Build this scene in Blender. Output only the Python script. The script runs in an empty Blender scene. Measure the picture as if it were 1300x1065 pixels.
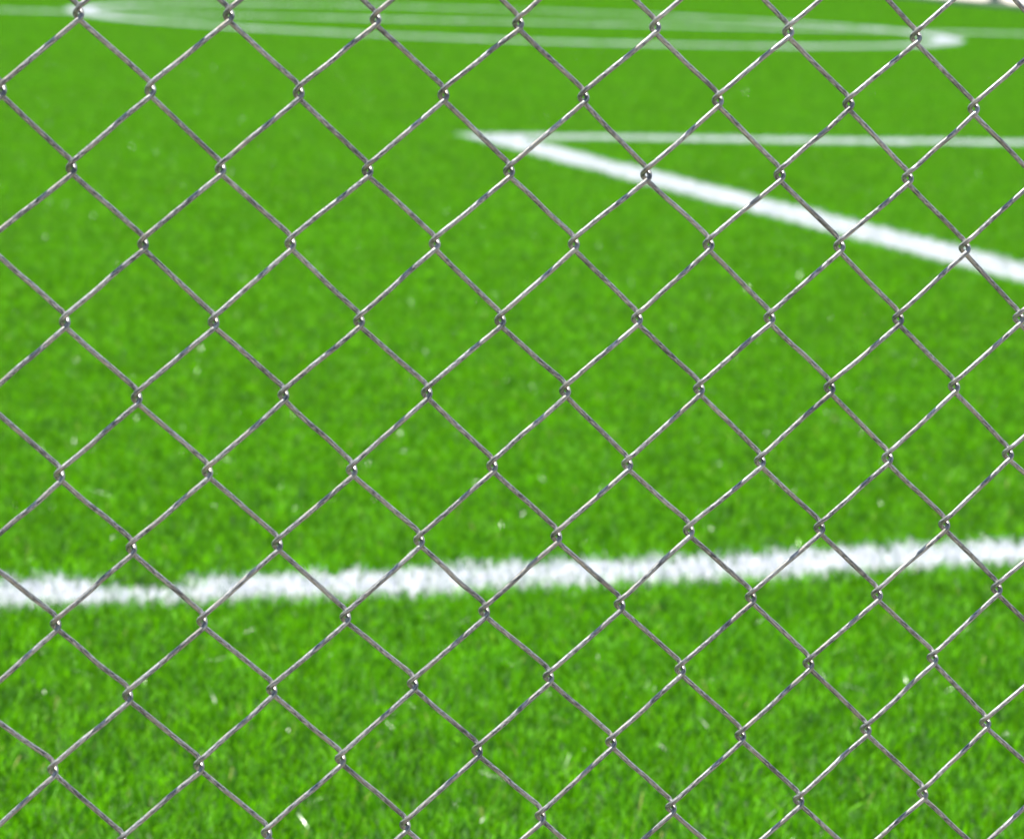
import bpy, math, random
import numpy as np
from mathutils import Vector, Matrix

rng = np.random.default_rng(7)
random.seed(7)
S = bpy.context.scene
C = S.collection

# ------------------------------------------------------------------ measured layout (metres)
CAM_H = 0.8094
YAW, PITCH, ROLL = 0.39093, 0.14402, 0.03457
FPX = 4554.4 / 1300.0                     # focal length in picture widths
FENCE_Y, FENCE_X0, FENCE_Z0 = 1.5441, 0.42221, 0.75543
HALF_W, HALF_H = 0.035, 0.034814          # half diagonals of one diamond
LEAN, TILT = -0.0410, -0.00633            # the netting leans and sags a little
PHI = -0.07799                            # the pitch is turned a little against the fence
CP, SP = math.cos(PHI), math.sin(PHI)
BOX_X, BOX_Y = 3.618, 11.56               # corner of the penalty box
CIR_X, CIR_Y, CIR_R = 7.067, 22.065, 2.78   # centre circle
EDGE_X = 13.70                            # right-hand edge of the turf
LINE_W = 0.128
BOX_W = 0.178

def field(x, y, z=0.0):
    return Vector((CP * x - SP * y, SP * x + CP * y, z))

# ------------------------------------------------------------------ helpers
def tag(o, label=None, cat=None, group=None, kind=None):
    if label: o['label'] = label
    if cat: o['category'] = cat
    if group: o['group'] = group
    if kind: o['kind'] = kind
    return o

def mesh_obj(name, verts, faces, mat=None, parent=None, smooth=False, link=True):
    me = bpy.data.meshes.new(name)
    me.from_pydata([tuple(v) for v in verts], [], faces)
    me.update()
    if smooth:
        me.polygons.foreach_set('use_smooth', [True] * len(me.polygons))
    if mat: me.materials.append(mat)
    o = bpy.data.objects.new(name, me)
    if link: C.objects.link(o)
    if parent: o.parent = parent
    return o

class NT:
    """small wrapper to write node maths"""
    def __init__(s, mat):
        mat.use_nodes = True
        s.t = mat.node_tree; s.t.nodes.clear(); s.n = s.t.nodes; s.l = s.t.links
    def node(s, typ, **kw):
        n = s.n.new(typ)
        for k, v in kw.items():
            if k == 'inp':
                for kk, vv in v.items(): s.put(n.inputs[kk], vv)
            else: setattr(n, k, v)
        return n
    def put(s, sock, v):
        if isinstance(v, bpy.types.NodeSocket): s.l.new(v, sock)
        else: sock.default_value = v
    def m(s, op, a, b=0.0, c=0.0, clamp=False):
        n = s.n.new('ShaderNodeMath'); n.operation = op; n.use_clamp = clamp
        for k, v in enumerate((a, b, c)): s.put(n.inputs[k], v)
        return n.outputs[0]
    def mix(s, f, a, b):
        n = s.n.new('ShaderNodeMix'); n.data_type = 'RGBA'
        s.put(n.inputs[0], f); s.put(n.inputs[6], a); s.put(n.inputs[7], b)
        return n.outputs[2]
    def noise(s, vec, scale, detail=2.0, rough=0.5):
        n = s.node('ShaderNodeTexNoise', inp={'Vector': vec, 'Scale': scale, 'Detail': detail, 'Roughness': rough})
        return n.outputs[0]
    def remap(s, v, a, b, c=0.0, d=1.0):
        n = s.node('ShaderNodeMapRange', inp={0: v, 1: a, 2: b, 3: c, 4: d})
        return n.outputs[0]
    def out(s, sh):
        o = s.n.new('ShaderNodeOutputMaterial'); s.l.new(sh, o.inputs['Surface']); return o

def field_lines(T, pos):
    """1 where the white yarn of the pitch markings is, from a world position"""
    sep = T.node('ShaderNodeSeparateXYZ', inp={0: pos})
    X, Y = sep.outputs[0], sep.outputs[1]
    jn = T.noise(pos, 60.0, 1.0)
    jit = T.m('MULTIPLY', T.m('SUBTRACT', jn, 0.5), 0.022)
    xf = T.m('ADD', T.m('MULTIPLY', X, CP), T.m('MULTIPLY', Y, SP))
    yf = T.m('ADD', T.m('MULTIPLY', X, -SP), T.m('MULTIPLY', Y, CP))
    def band(d, w):                                   # |d| + jitter < w/2
        return T.m('LESS_THAN', T.m('ADD', T.m('ABSOLUTE', d), jit), w / 2)
    # touchline: straight, then drifts a little outward
    drift = T.m('MULTIPLY', T.m('MINIMUM', T.m('MAXIMUM', T.m('SUBTRACT', xf, 1.13), 0.0), 1.2), 0.112)
    touch = band(T.m('SUBTRACT', T.m('SUBTRACT', yf, 3.974), drift), LINE_W)
    # penalty box: one line going away, one parallel to the touchline
    l_dep = T.m('MULTIPLY', band(T.m('SUBTRACT', T.m('SUBTRACT', xf, BOX_X - 0.043), T.m('MULTIPLY', T.m('SUBTRACT', yf, 7.4), 0.010)), BOX_W),
                T.m('MULTIPLY', T.m('LESS_THAN', yf, BOX_Y + BOX_W / 2), T.m('GREATER_THAN', yf, 4.0)))
    l_par = T.m('MULTIPLY', band(T.m('SUBTRACT', yf, BOX_Y), BOX_W), T.m('GREATER_THAN', xf, BOX_X - BOX_W / 2))
    half = band(T.m('SUBTRACT', yf, 22.30), BOX_W)
    dx, dy = T.m('SUBTRACT', xf, CIR_X), T.m('SUBTRACT', yf, CIR_Y)
    rad = T.m('SQRT', T.m('ADD', T.m('MULTIPLY', dx, dx), T.m('MULTIPLY', dy, dy)))
    circ = band(T.m('SUBTRACT', rad, CIR_R), BOX_W)
    s = touch
    for k in (l_dep, l_par, half, circ): s = T.m('MAXIMUM', s, k)
    return s, xf, yf

# ------------------------------------------------------------------ turf materials
def turf_colour(T, pos, rnd, white):
    big = T.noise(pos, 0.9, 3.0)
    mid = T.noise(pos, 9.0, 3.0)
    small = T.noise(pos, 45.0, 2.0)
    g = T.mix(T.remap(rnd, 0.1, 0.9), (0.010, 0.085, 0.001, 1), (0.235, 0.690, 0.001, 1))
    g = T.mix(T.remap(small, 0.52, 0.72, 0, 0.65), g, (0.19, 0.56, 0.001, 1))
    g = T.mix(T.remap(mid, 0.35, 0.62, 0.55, 0.0), g, (0.022, 0.115, 0.004, 1))
    g = T.mix(T.remap(big, 0.35, 0.7, 0, 0.35), g, (0.13, 0.50, 0.001, 1))
    gap_shade = T.noise(pos, 105.0, 1.0)
    g = T.mix(T.remap(gap_shade, 0.42, 0.56, 0.92, 0.0), g, (0.006, 0.045, 0.001, 1))  # near-black green spots: shade of gaps between tufts painted into the colour
    straw = T.m('GREATER_THAN', T.m('FRACT', T.m('MULTIPLY', rnd, 71.0)), 0.992)
    g = T.mix(straw, g, (0.42, 0.40, 0.12, 1))
    w = T.mix(T.remap(rnd, 0.05, 0.45), (0.27, 0.31, 0.38, 1), (0.74, 0.74, 0.76, 1))  # blue-grey low end: bluish shade between white blades put into the yarn colour
    w = T.mix(T.remap(small, 0.3, 0.7, 0, 0.6), w, (0.88, 0.88, 0.88, 1))
    return T.mix(white, g, w)

def mat_blade():
    m = bpy.data.materials.new('turf_yarn'); T = NT(m)
    root = T.node('ShaderNodeAttribute', attribute_name='root').outputs['Vector']
    rnd = T.node('ShaderNodeAttribute', attribute_name='rnd').outputs['Fac']
    vt = T.node('ShaderNodeVectorTransform', vector_type='POINT', convert_from='OBJECT', convert_to='WORLD', inp={0: root})
    pos = vt.outputs[0]
    white, xf, yf = field_lines(T, pos)
    # a worn spot at the left end of the touchline where some white yarn is missing
    ddx, ddy = T.m('MULTIPLY', T.m('SUBTRACT', xf, 0.860), 15.0), T.m('MULTIPLY', T.m('SUBTRACT', yf, 4.004), 24.0)
    dd = T.m('ADD', T.m('MULTIPLY', ddx, ddx), T.m('MULTIPLY', ddy, ddy))
    worn = T.m('MULTIPLY', T.m('LESS_THAN', dd, 1.0), T.m('GREATER_THAN', rnd, 0.12))
    white = T.m('MULTIPLY', white, T.m('SUBTRACT', 1.0, worn))
    hole = T.m('LESS_THAN', dd, 0.45)
    white = T.m('MULTIPLY', white, T.m('GREATER_THAN', rnd, T.remap(T.noise(pos, 22.0, 2.0), 0.4, 0.7, 0.02, 0.30)))
    col = turf_colour(T, pos, rnd, white)
    col = T.mix(T.m('MULTIPLY', hole, 0.9), col, (0.012, 0.030, 0.010, 1))
    gl = T.node('ShaderNodeAttribute', attribute_name='gloss').outputs['Fac']
    rough = T.m('SUBTRACT', 0.60, T.m('MULTIPLY', gl, 0.34))
    p = T.node('ShaderNodeBsdfPrincipled', inp={'Base Color': col, 'Roughness': rough, 'IOR': 1.5, 'Specular IOR Level': T.m('ADD', 0.20, T.m('MULTIPLY', gl, 0.4))})
    tr = T.node('ShaderNodeBsdfTranslucent', inp={'Color': T.mix(0.5, col, T.mix(white, (0.20, 0.64, 0.001, 1), (0.8, 0.8, 0.82, 1)))})
    mx = T.node('ShaderNodeMixShader', inp={0: 0.38, 1: p.outputs[0], 2: tr.outputs[0]})
    T.out(mx.outputs[0]); return m

def mat_backing():
    m = bpy.data.materials.new('turf_backing'); T = NT(m)
    pos = T.node('ShaderNodeNewGeometry').outputs['Position']
    white, xf, yf = field_lines(T, pos)
    rnd = T.noise(pos, 160.0, 3.0)
    col = turf_colour(T, pos, rnd, white)
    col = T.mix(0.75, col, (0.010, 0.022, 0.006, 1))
    bmp = T.node('ShaderNodeBump', inp={'Strength': 0.8, 'Distance': 0.01, 'Height': rnd})
    p = T.node('ShaderNodeBsdfPrincipled', inp={'Base Color': col, 'Roughness': 0.9, 'Normal': bmp.outputs[0]})
    T.out(p.outputs[0]); return m

# ------------------------------------------------------------------ galvanised wire
def mat_wire():
    m = bpy.data.materials.new('galvanised_wire'); T = NT(m)
    uv = T.node('ShaderNodeUVMap').outputs[0]
    pos = T.node('ShaderNodeNewGeometry').outputs['Position']
    st = T.node('ShaderNodeMapping', inp={0: uv, 3: (0.24, 1.0, 1.0)}).outputs[0]
    st2 = T.node('ShaderNodeMapping', inp={0: uv, 3: (0.07, 1.0, 1.0)}).outputs[0]
    n1 = T.m('ADD', T.m('MULTIPLY', T.noise(st, 1250.0, 5.0, 0.7), 0.75), T.m('MULTIPLY', T.noise(pos, 45.0, 2.0), 0.25))
    n2 = T.noise(st2, 1400.0, 3.0, 0.6)
    n3 = T.noise(pos, 60.0, 3.0)
    col = T.mix(T.remap(n1, 0.42, 0.58), (0.060, 0.065, 0.062, 1), (0.38, 0.38, 0.35, 1))
    col = T.mix(T.remap(n2, 0.54, 0.64, 0, 0.8), col, (0.035, 0.035, 0.04, 1))
    col = T.mix(T.remap(T.noise(st, 420.0, 3.0), 0.50, 0.62, 0, 0.6), col, (0.28, 0.25, 0.19, 1))
    rough = T.remap(n1, 0.3, 0.7, 0.54, 0.36)
    met = T.remap(n2, 0.45, 0.65, 0.62, 0.15)
    hgt = T.m('ADD', n1, T.m('MULTIPLY', n2, 0.8))
    bmp = T.node('ShaderNodeBump', inp={'Strength': 0.45, 'Distance': 0.0003, 'Height': hgt})
    p = T.node('ShaderNodeBsdfPrincipled', inp={'Base Color': col, 'Metallic': met, 'Roughness': rough, 'Normal': bmp.outputs[0]})
    T.out(p.outputs[0]); return m

def mat_plain(name, c1, c2, scale, rough=0.85, met=0.0, bump=0.3):
    m = bpy.data.materials.new(name); T = NT(m)
    pos = T.node('ShaderNodeNewGeometry').outputs['Position']
    n = T.noise(pos, scale, 5.0, 0.6)
    col = T.mix(T.remap(n, 0.35, 0.65), (*c1, 1), (*c2, 1))
    bmp = T.node('ShaderNodeBump', inp={'Strength': bump, 'Distance': 0.004, 'Height': n})
    p = T.node('ShaderNodeBsdfPrincipled', inp={'Base Color': col, 'Roughness': rough, 'Metallic': met, 'Normal': bmp.outputs[0]})
    T.out(p.outputs[0]); return m

M_BLADE, M_BACK, M_WIRE = mat_blade(), mat_backing(), mat_wire()
M_PAVE = mat_plain('beige_paving', (0.40, 0.34, 0.28), (0.52, 0.46, 0.39), 3.0)
M_PATH = mat_plain('footpath_paving', (0.20, 0.17, 0.14), (0.28, 0.24, 0.20), 3.0)
M_KERB = mat_plain('green_kerb_rubber', (0.045, 0.075, 0.045), (0.08, 0.11, 0.075), 8.0)
M_POST = mat_plain('dark_green_paint', (0.015, 0.05, 0.04), (0.03, 0.075, 0.06), 20.0, 0.5)
M_SOIL = mat_plain('outer_ground', (0.16, 0.15, 0.12), (0.24, 0.22, 0.17), 0.5)

# ------------------------------------------------------------------ ground sheets
G = 1500.0
g = mesh_obj('ground', [(-G, -G, -0.030), (G, -G, -0.030), (G, G, -0.030), (-G, G, -0.030)], [(0, 1, 2, 3)], M_SOIL)
tag(g, kind='structure')
q = [field(-12, 1.75, 0), field(EDGE_X, 1.75, 0), field(EDGE_X, 42, 0), field(-12, 42, 0)]
g = mesh_obj('turf_base', q, [(0, 1, 2, 3)], M_BACK); tag(g, kind='structure')
q = [field(EDGE_X + 0.22, -8, 0.01), field(EDGE_X + 16, -8, 0.01), field(EDGE_X + 16, 70, 0.01), field(EDGE_X + 0.22, 70, 0.01)]
g = mesh_obj('pavement', q, [(0, 1, 2, 3)], M_PAVE); tag(g, kind='structure')

def boxf(x0, x1, y0, y1, z0, z1, bev=0.0):
    c = [field(x, y, z) for z in (z0, z1 - bev) for x, y in ((x0, y0), (x1, y0), (x1, y1), (x0, y1))]
    f = [(3, 2, 1, 0), (0, 1, 5, 4), (1, 2, 6, 5), (2, 3, 7, 6), (3, 0, 4, 7)]
    if bev:
        c += [field(x, y, z1) for x, y in ((x0 + bev, y0 + bev), (x1 - bev, y0 + bev), (x1 - bev, y1 - bev), (x0 + bev, y1 - bev))]
        f += [(4, 5, 9, 8), (5, 6, 10, 9), (6, 7, 11, 10), (7, 4, 8, 11), (8, 9, 10, 11)]
    else: f.append((4, 5, 6, 7))
    return c, f

q = [field(-20, -25, 0), field(25, -25, 0), field(25, 1.40, 0), field(-20, 1.40, 0)]
g = mesh_obj('footpath', q, [(0, 1, 2, 3)], M_PATH); tag(g, kind='structure')
V, F = [], []
y = 1.8
while y < 60:
    c, f = boxf(EDGE_X + 0.004, EDGE_X + 0.214, y, y + 0.985, -0.029, 0.050, 0.008)
    F += [tuple(i + len(V) for i in ff) for ff in f]; V += c; y += 0.99
g = mesh_obj('kerb', V, F, M_KERB); tag(g, kind='structure')

# ------------------------------------------------------------------ artificial grass: tiles of yarn tufts
TILE = 0.25
def tile_mesh(k):
    r = np.random.default_rng(100 + k)
    nt = 26
    gx, gy = np.meshgrid((np.arange(nt) + .5) / nt * TILE - TILE / 2, (np.arange(nt) + .5) / nt * TILE - TILE / 2)
    t = np.stack([gx.ravel(), gy.ravel()], 1) + r.normal(0, 0.0022, (nt * nt, 2))
    nb = 7
    tr = np.repeat(t, nb, 0)
    th = np.repeat(r.uniform(0.55, 1.45, nt * nt), nb)
    tl = np.repeat(r.normal(0, 0.24, (nt * nt, 2)), nb, 0)          # every tuft has its own lean
    trn = np.repeat(r.uniform(0, 1, nt * nt), nb)
    n = len(tr)
    root = tr + r.normal(0, 0.0013, (n, 2))
    h = (0.0118 + 0.0105 * r.beta(2, 2.5, n)) * th
    lean = tl + r.normal(0, 0.30, (n, 2))
    flat = r.uniform(0, 1, n) < 0.050                                # a few trodden, shiny strands
    lean[flat] = r.normal(0, 0.95, (flat.sum(), 2))
    w = r.uniform(0.0010, 0.0018, n) * 0.5
    w[flat] *= 0.5
    az = r.uniform(0, math.tau, n)
    side = np.stack([np.cos(az), np.sin(az)], 1)
    rnd = np.clip(0.5 + 0.72 * (trn - 0.5) + 0.5 * (r.uniform(0, 1, n) - 0.5), 0, 1)
    curl = r.uniform(0.2, 1.5, n)
    segs = [0.0, 0.4, 0.75, 1.0]; ws = [1.0, 1.0, 0.8, 0.25]
    vs = np.zeros((n, 8, 3), np.float32)
    for i, (s, ww) in enumerate(zip(segs, ws)):
        dxy = lean * (h * (0.5 * s + curl * s * s * 0.6))[:, None]
        z = h * s * (1 - 0.18 * curl * s * np.minimum(1, np.hypot(lean[:, 0], lean[:, 1])))
        for j, sg in enumerate((-1, 1)):
            vs[:, i * 2 + j, :2] = root + dxy + side * (sg * w * ww)[:, None]
            vs[:, i * 2 + j, 2] = z
    me = bpy.data.meshes.new('turf_tile')
    nv, nf = n * 8, n * 3
    me.vertices.add(nv); me.vertices.foreach_set('co', vs.reshape(-1))
    quad = np.array([[0, 1, 3, 2], [2, 3, 5, 4], [4, 5, 7, 6]])
    fi = (quad[None] + (np.arange(n) * 8)[:, None, None]).reshape(-1).astype(np.int32)
    me.loops.add(nf * 4); me.loops.foreach_set('vertex_index', fi)
    me.polygons.add(nf); me.polygons.foreach_set('loop_start', (np.arange(nf) * 4).astype(np.int32))
    me.polygons.foreach_set('use_smooth', np.ones(nf, bool))
    me.update(calc_edges=True)
    a = me.attributes.new('root', 'FLOAT_VECTOR', 'POINT')
    ro = np.zeros((n, 8, 3), np.float32); ro[:, :, :2] = root[:, None]
    a.data.foreach_set('vector', ro.reshape(-1))
    a = me.attributes.new('rnd', 'FLOAT', 'POINT'); a.data.foreach_set('value', np.repeat(rnd, 8).astype(np.float32))
    a = me.attributes.new('gloss', 'FLOAT', 'POINT'); a.data.foreach_set('value', np.repeat(flat, 8).astype(np.float32))
    me.materials.append(M_BLADE)
    return bpy.data.objects.new('turf_tile', me)

NTILE = 7
tiles = [tile_mesh(k) for k in range(NTILE)]
P, ROT, IDX = [], [], []
ny = int(34 / TILE)
for b in range(ny):
    y = 1.95 + (b + .5) * TILE
    xlo, xhi = y * math.tan(YAW - 0.42) - 1.2, y * math.tan(YAW + 0.36) + 1.2
    for a in range(int(math.floor(xlo / TILE)), int(math.ceil(xhi / TILE))):
        x = (a + .5) * TILE
        xf = CP * x + SP * y
        if xf > EDGE_X - 0.13: continue
        P.append((x, y, random.uniform(-0.0015, 0.0015)))
        ROT.append(random.randrange(4) * math.pi / 2); IDX.append(random.randrange(NTILE))
me = bpy.data.meshes.new('artificial_grass')
me.from_pydata(P, [], [])
a = me.attributes.new('rot', 'FLOAT_VECTOR', 'POINT')
a.data.foreach_set('vector', np.array([(0, 0, r) for r in ROT], np.float32).reshape(-1))
a = me.attributes.new('pick', 'INT', 'POINT'); a.data.foreach_set('value', np.array(IDX, np.int32))
grass = bpy.data.objects.new('artificial_grass', me); C.objects.link(grass)
tag(grass, 'short bright green artificial grass with white yarn pitch markings', 'grass', kind='stuff')
ng = bpy.data.node_groups.new('lay_turf', 'GeometryNodeTree')
ng.interface.new_socket('Geometry', in_out='INPUT', socket_type='NodeSocketGeometry')
ng.interface.new_socket('Geometry', in_out='OUTPUT', socket_type='NodeSocketGeometry')
gi, go = ng.nodes.new('NodeGroupInput'), ng.nodes.new('NodeGroupOutput')
iop = ng.nodes.new('GeometryNodeInstanceOnPoints')
jn = ng.nodes.new('GeometryNodeJoinGeometry')
for t in reversed(tiles):
    oi = ng.nodes.new('GeometryNodeObjectInfo'); oi.inputs['Object'].default_value = t
    oi.inputs['As Instance'].default_value = True
    ng.links.new(oi.outputs['Geometry'], jn.inputs[0])
ra = ng.nodes.new('GeometryNodeInputNamedAttribute'); ra.data_type = 'FLOAT_VECTOR'; ra.inputs[0].default_value = 'rot'
pa = ng.nodes.new('GeometryNodeInputNamedAttribute'); pa.data_type = 'INT'; pa.inputs[0].default_value = 'pick'
iop.inputs['Pick Instance'].default_value = True
ng.links.new(gi.outputs[0], iop.inputs['Points'])
ng.links.new(jn.outputs[0], iop.inputs['Instance'])
ng.links.new(pa.outputs['Attribute'], iop.inputs['Instance Index'])
ng.links.new(ra.outputs['Attribute'], iop.inputs['Rotation'])
ng.links.new(iop.outputs[0], go.inputs[0])
md = grass.modifiers.new('lay_turf', 'NODES'); md.node_group = ng

# ------------------------------------------------------------------ chain-link fence
# measured wobble of the twists, in millimetres: column, row, sideways, up
OFF = "0,0,1.1,-1.4;2,0,0.3,-0.4;4,0,0.3,-0.3;6,0,0.5,-0.3;8,0,0.1,-0.1;10,0,-0.1,-0.5;12,0,-1.0,-1.5;-1,1,2.3,-1.1;1,1,0.2,0.2;3,1,0.0,0.4;5,1,0.3,0.8;7,1,0.5,1.0;9,1,0.1,0.7;11,1,-0.0,0.4;13,1,-1.0,-0.7;0,2,0.2,-0.4;2,2,-0.6,0.0;4,2,-0.1,0.1;6,2,-0.0,0.6;8,2,0.2,-0.2;10,2,0.6,0.4;12,2,0.3,-0.6;1,3,-0.5,0.6;3,3,-0.8,1.1;5,3,-0.2,1.2;7,3,0.0,1.3;9,3,0.2,1.3;11,3,0.6,0.7;13,3,0.1,-0.0;0,4,-0.5,0.2;2,4,-0.9,-0.3;4,4,-0.6,-0.1;6,4,-0.3,-0.1;8,4,0.1,0.2;10,4,0.4,0.3;12,4,0.9,-0.4;14,4,-1.1,-0.5;1,5,-0.8,-0.0;3,5,-0.9,0.4;5,5,-0.3,0.6;7,5,-0.0,0.6;9,5,0.2,0.7;11,5,0.8,0.4;13,5,0.2,0.1;0,6,-0.6,-0.2;2,6,-0.9,-0.1;4,6,-0.7,-0.7;6,6,-0.3,-0.2;8,6,-0.3,-0.8;10,6,0.6,-0.7;12,6,0.8,-0.5;14,6,-0.9,0.0;1,7,-0.7,0.1;3,7,-0.6,-0.3;5,7,-0.3,-0.4;7,7,-0.1,-0.5;9,7,-0.3,0.5;11,7,0.8,-0.2;13,7,0.8,-0.4;0,8,0.0,0.4;2,8,-0.5,-0.9;4,8,-0.3,-1.5;6,8,-0.2,-1.2;8,8,0.3,-0.4;10,8,0.7,0.7;12,8,0.7,-0.3;14,8,-1.1,0.4;1,9,0.2,0.2;3,9,-0.1,-0.3;5,9,0.2,-0.4;7,9,0.1,-0.1;9,9,-0.0,0.6;11,9,0.2,0.6;13,9,0.1,0.4;0,10,1.0,1.6;2,10,0.8,-0.2;4,10,0.6,-0.7;6,10,0.1,-0.2;8,10,0.3,0.4;10,10,0.3,0.1;12,10,0.1,-0.2;14,10,-1.4,-0.1"
MEAS = {}
for s in OFF.split(';'):
    a_, b_, c_, d_ = s.split(','); MEAS[int(a_), int(b_)] = (float(c_) / 1000, float(d_) / 1000)
hr = random.Random(3)
KNOT = {}
def knot(i, j):
    if (i, j) not in KNOT:
        if (i, j) in MEAS: o = MEAS[i, j]
        else: o = (hr.gauss(0, 0.0004), hr.gauss(0, 0.0004))
        KNOT[i, j] = (i * HALF_W + o[0], -j * HALF_H + o[1])
    return KNOT[i, j]

WR = 0.00121     # wire radius
DEP = 0.0036     # half the depth between front and back strands
EX = 0.00150     # how far each bend overshoots the crossing
BEND = [(2.6, 1.0, 5.0), (1.05, 1.0, 3.75), (-0.05, 0.92, 2.75), (-0.8, 0.66, 1.55), (-1.09, 0.24, 0.5),
        (-1.09, -0.24, -0.5), (-0.8, -0.66, -1.55), (-0.05, -0.92, -2.75), (1.05, -1.0, -3.75), (2.6, -1.0, -5.0)]

def catmull(P, per):
    out = []
    for k in range(1, len(P) - 2):
        p0, p1, p2, p3 = P[k - 1], P[k], P[k + 1], P[k + 2]
        n = per(k, (p2 - p1).length)
        for s in range(n):
            t = s / n
            out.append(0.5 * ((2 * p1) + (p2 - p0) * t + (2 * p0 - 5 * p1 + 4 * p2 - p3) * t * t + (3 * p1 - p0 - 3 * p2 + p3) * t ** 3))
    out.append(P[-2]); return out

e_u = Vector((math.cos(TILT), math.sin(TILT) * math.sin(LEAN), math.sin(TILT) * math.cos(LEAN)))
e_v = Vector((-math.sin(TILT), math.cos(TILT) * math.sin(LEAN), math.cos(TILT) * math.cos(LEAN)))
e_n = e_u.cross(e_v).normalized()                     # towards the camera side (-y)
if e_n.y > 0: e_n = -e_n
ORI = Vector((FENCE_X0, FENCE_Y, FENCE_Z0))
J0, J1 = -16, 21
fence_base = ORI + e_v * (-J1 * HALF_H)
fence = bpy.data.objects.new('chain_link_fence', None); C.objects.link(fence)
fence.location = fence_base; fence.empty_display_size = 0.2
tag(fence, 'galvanised steel chain link fence of diamond mesh in front of the football pitch', 'fence')

def wire(i):
    """one bent wire between knot columns i and i+1: '/' strands in front, '\\' strands behind"""
    r = random.Random(i * 13 + 5)
    P = []
    for j in range(J0, J1 + 1):
        left = (j - i) % 2 == 0
        kx, kz = knot(i if left else i + 1, j)
        sc = r.uniform(0.96, 1.04)
        for (bx, by, bz) in BEND:
            sg = 1 if left else -1
            # left bend: enters in front, leaves behind; right bend: enters behind, leaves in front
            P.append(Vector((kx + sg * bx * 0.001, sg * by * DEP, kz + bz * 0.001 * sc)))
        # a point in the middle of the strand with a slight natural bow
        if j < J1:
            nx, nz = knot(i + 1 if left else i, j + 1)
            for fr in (0.35, 0.65):
                px, pz = kx + (nx - kx) * fr, kz + (nz - kz) * fr
                d = Vector((nx - kx, nz - kz)).normalized()
                # the straight strand joins (2.3,-5.9) of this bend with (2.3,+5.9) of the next
                a0 = Vector((kx + (2.6 if left else -2.6) * .001, kz - 5.0e-3 * sc)); b0 = Vector((nx + (-2.6 if left else 2.6) * .001, nz + 5.0e-3))
                q_ = a0.lerp(b0, fr) + Vector((-d.y, d.x)) * r.gauss(0, 0.00014)
                P.append(Vector((q_.x, (-DEP if left else DEP) + r.gauss(0, 0.0002), q_.y)))
    P = [2 * P[0] - P[1]] + P + [2 * P[-1] - P[-2]]
    L = catmull(P, lambda k, l: 2 if l < 0.004 else 5)
    L = [ORI + e_u * p.x + e_v * p.z + e_n * p.y - fence_base for p in L]
    NS = 14
    n = len(L)
    vs, uvs, fs = [], [], []
    t = (L[1] - L[0]).normalized(); nrm = t.cross(Vector((0, 1, 0))).normalized()
    acc = i * 3.7
    for k in range(n):
        t2 = (L[min(k + 1, n - 1)] - L[max(k - 1, 0)]).normalized()
        nrm = (nrm - t2 * nrm.dot(t2)).normalized(); bn = t2.cross(nrm)
        if k: acc += (L[k] - L[k - 1]).length
        for s in range(NS):
            an = s / NS * math.tau
            vs.append(L[k] + (nrm * math.cos(an) + bn * math.sin(an)) * WR)
    faces = []; 
    for k in range(n - 1):
        for s in range(NS):
            a_, b_ = k * NS + s, k * NS + (s + 1) % NS
            faces.append((a_, b_, b_ + NS, a_ + NS))
    faces.append(tuple(reversed(range(NS)))); faces.append(tuple(range((n - 1) * NS, n * NS)))
    o = mesh_obj('wire', vs, faces, M_WIRE, fence, True)
    me = o.data
    # uv in metres: along the wire, round the wire
    arc = np.zeros(n); 
    for k in range(1, n): arc[k] = arc[k - 1] + (L[k] - L[k - 1]).length
    ul = me.uv_layers.new(name='UVMap')
    li = np.zeros(len(me.loops), np.int32); me.loops.foreach_get('vertex_index', li)
    ring, seg = li // NS, li % NS
    uv = np.stack([arc[ring] + i * 1.37, seg / NS * math.tau * WR], 1)
    # close the seam
    f4 = (n - 1) * NS * 4
    q4 = seg[:f4].reshape(-1, 4); wrap = (q4.max(1) == NS - 1) & (q4.min(1) == 0)
    vcol = uv[:f4, 1].reshape(-1, 4); vcol[wrap[:, None] & (q4 == 0)] = math.tau * WR
    uv[:f4, 1] = vcol.reshape(-1)
    ul.data.foreach_set('uv', uv.reshape(-1).astype(np.float32))
    return o

for i in range(-18, 32): wire(i)

# ------------------------------------------------------------------ railing beyond the right-hand edge
rail = bpy.data.objects.new('boundary_railing', None); C.objects.link(rail)
rail.location = field(EDGE_X + 0.75, 29.5, 0.01)
tag(rail, 'dark green railing standing on beige paving beyond the far corner of the pitch', 'railing')
def tube_along(p, q_, rad, ns=10):
    d = (q_ - p).normalized(); u = d.orthogonal().normalized(); v = d.cross(u)
    vs = [c + (u * math.cos(a) + v * math.sin(a)) * rad for c in (p, q_) for a in [k / ns * math.tau for k in range(ns)]]
    fs = [(k, (k + 1) % ns, ns + (k + 1) % ns, ns + k) for k in range(ns)] + [tuple(reversed(range(ns))), tuple(range(ns, 2 * ns))]
    return vs, fs
for k in range(-5, 6):
    p = field(EDGE_X + 0.75, 30.55 + k * 2.5, 0.01) - rail.location
    vs, fs = tube_along(p, p + Vector((0, 0, 1.1)), 0.055)
    v2, f2 = tube_along(p, p + Vector((0, 0, 0.02)), 0.12)
    fs += [tuple(a_ + len(vs) for a_ in f_) for f_ in f2]; vs += v2
    mesh_obj('post', vs, fs, M_POST, rail)
for z in (0.55, 1.08):
    p, q_ = field(EDGE_X + 0.75, 29.7 - 12.6, z) - rail.location, field(EDGE_X + 0.75, 29.7 + 12.6, z) - rail.location
    vs, fs = tube_along(p, q_, 0.025); mesh_obj('rail', vs, fs, M_POST, rail)

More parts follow.
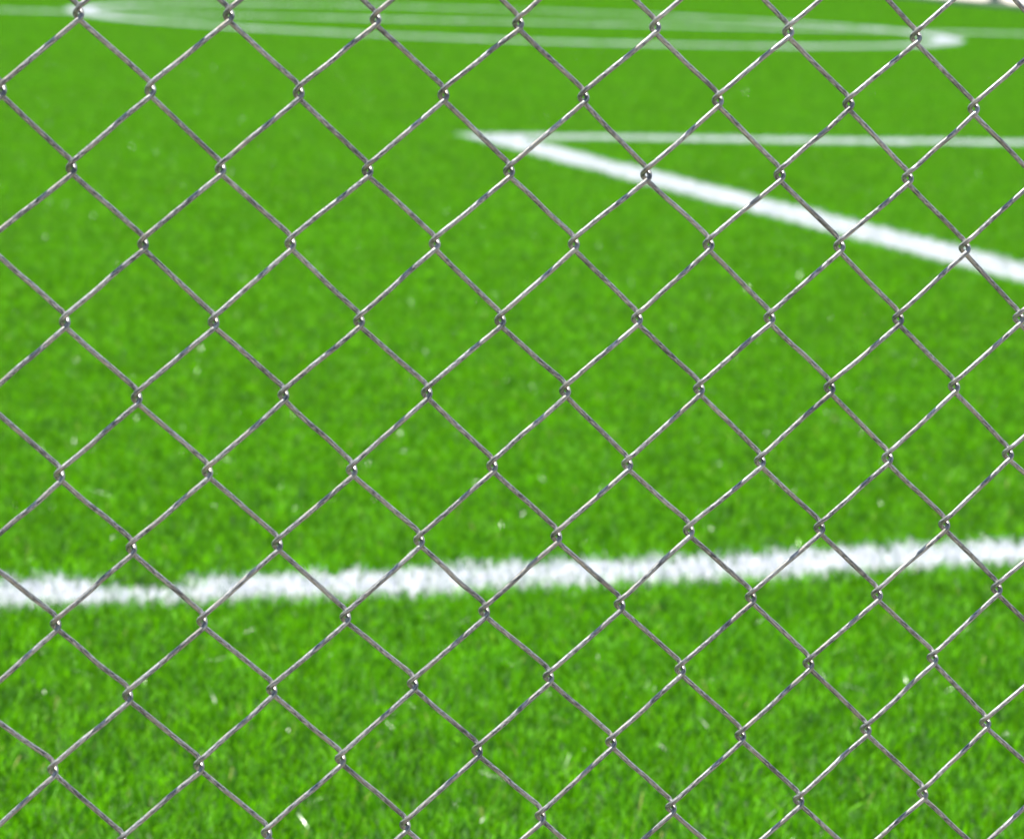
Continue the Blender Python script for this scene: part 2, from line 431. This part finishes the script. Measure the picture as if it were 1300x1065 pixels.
# ------------------------------------------------------------------ light
SUN_EL, SUN_AZ = math.radians(77), math.radians(-22)       # azimuth from +y (beyond the fence) towards +x
sd = Vector((math.sin(SUN_AZ) * math.cos(SUN_EL), math.cos(SUN_AZ) * math.cos(SUN_EL), math.sin(SUN_EL)))
sl = bpy.data.lights.new('sun', 'SUN'); sl.energy = 5.0; sl.angle = math.radians(0.53); sl.color = (1.0, 0.955, 0.89)
so = bpy.data.objects.new('sun', sl); C.objects.link(so)
so.rotation_euler = sd.to_track_quat('Z', 'Y').to_euler()
so.location = sd * 20
W = bpy.data.worlds.new('World'); S.world = W; W.use_nodes = True
nt = W.node_tree; bg = nt.nodes['Background']
sky = nt.nodes.new('ShaderNodeTexSky'); sky.sky_type = 'NISHITA'; sky.sun_disc = False
sky.sun_elevation = SUN_EL; sky.sun_rotation = SUN_AZ
sky.dust_density = 0.8; sky.ozone_density = 1.5
nt.links.new(sky.outputs[0], bg.inputs[0]); bg.inputs[1].default_value = 0.085

# ------------------------------------------------------------------ camera
cd = bpy.data.cameras.new('camera'); cam = bpy.data.objects.new('camera', cd); C.objects.link(cam); S.camera = cam
cd.sensor_width = 36.0; cd.lens = 36.0 * FPX; cd.clip_start = 0.05; cd.clip_end = 3000
fw = Vector((math.sin(YAW) * math.cos(PITCH), math.cos(YAW) * math.cos(PITCH), -math.sin(PITCH)))
rt = Vector((math.cos(YAW), -math.sin(YAW), 0)); up = rt.cross(fw)
c_, s_ = math.cos(ROLL), math.sin(ROLL)
r2, u2 = c_ * rt + s_ * up, -s_ * rt + c_ * up
cam.matrix_world = Matrix(((r2.x, u2.x, -fw.x, 0), (r2.y, u2.y, -fw.y, 0), (r2.z, u2.z, -fw.z, CAM_H), (0, 0, 0, 1)))
cd.dof.use_dof = True
cd.dof.focus_distance = 1.81
cd.dof.aperture_fstop = 126.0 / 6.3

S.view_settings.view_transform = 'Standard'; S.view_settings.look = 'None'
S.view_settings.exposure = 1.48; S.view_settings.gamma = 1.0
S.cycles.max_bounces = 8; S.cycles.transparent_max_bounces = 4
S.cycles.sample_clamp_indirect = 6.0
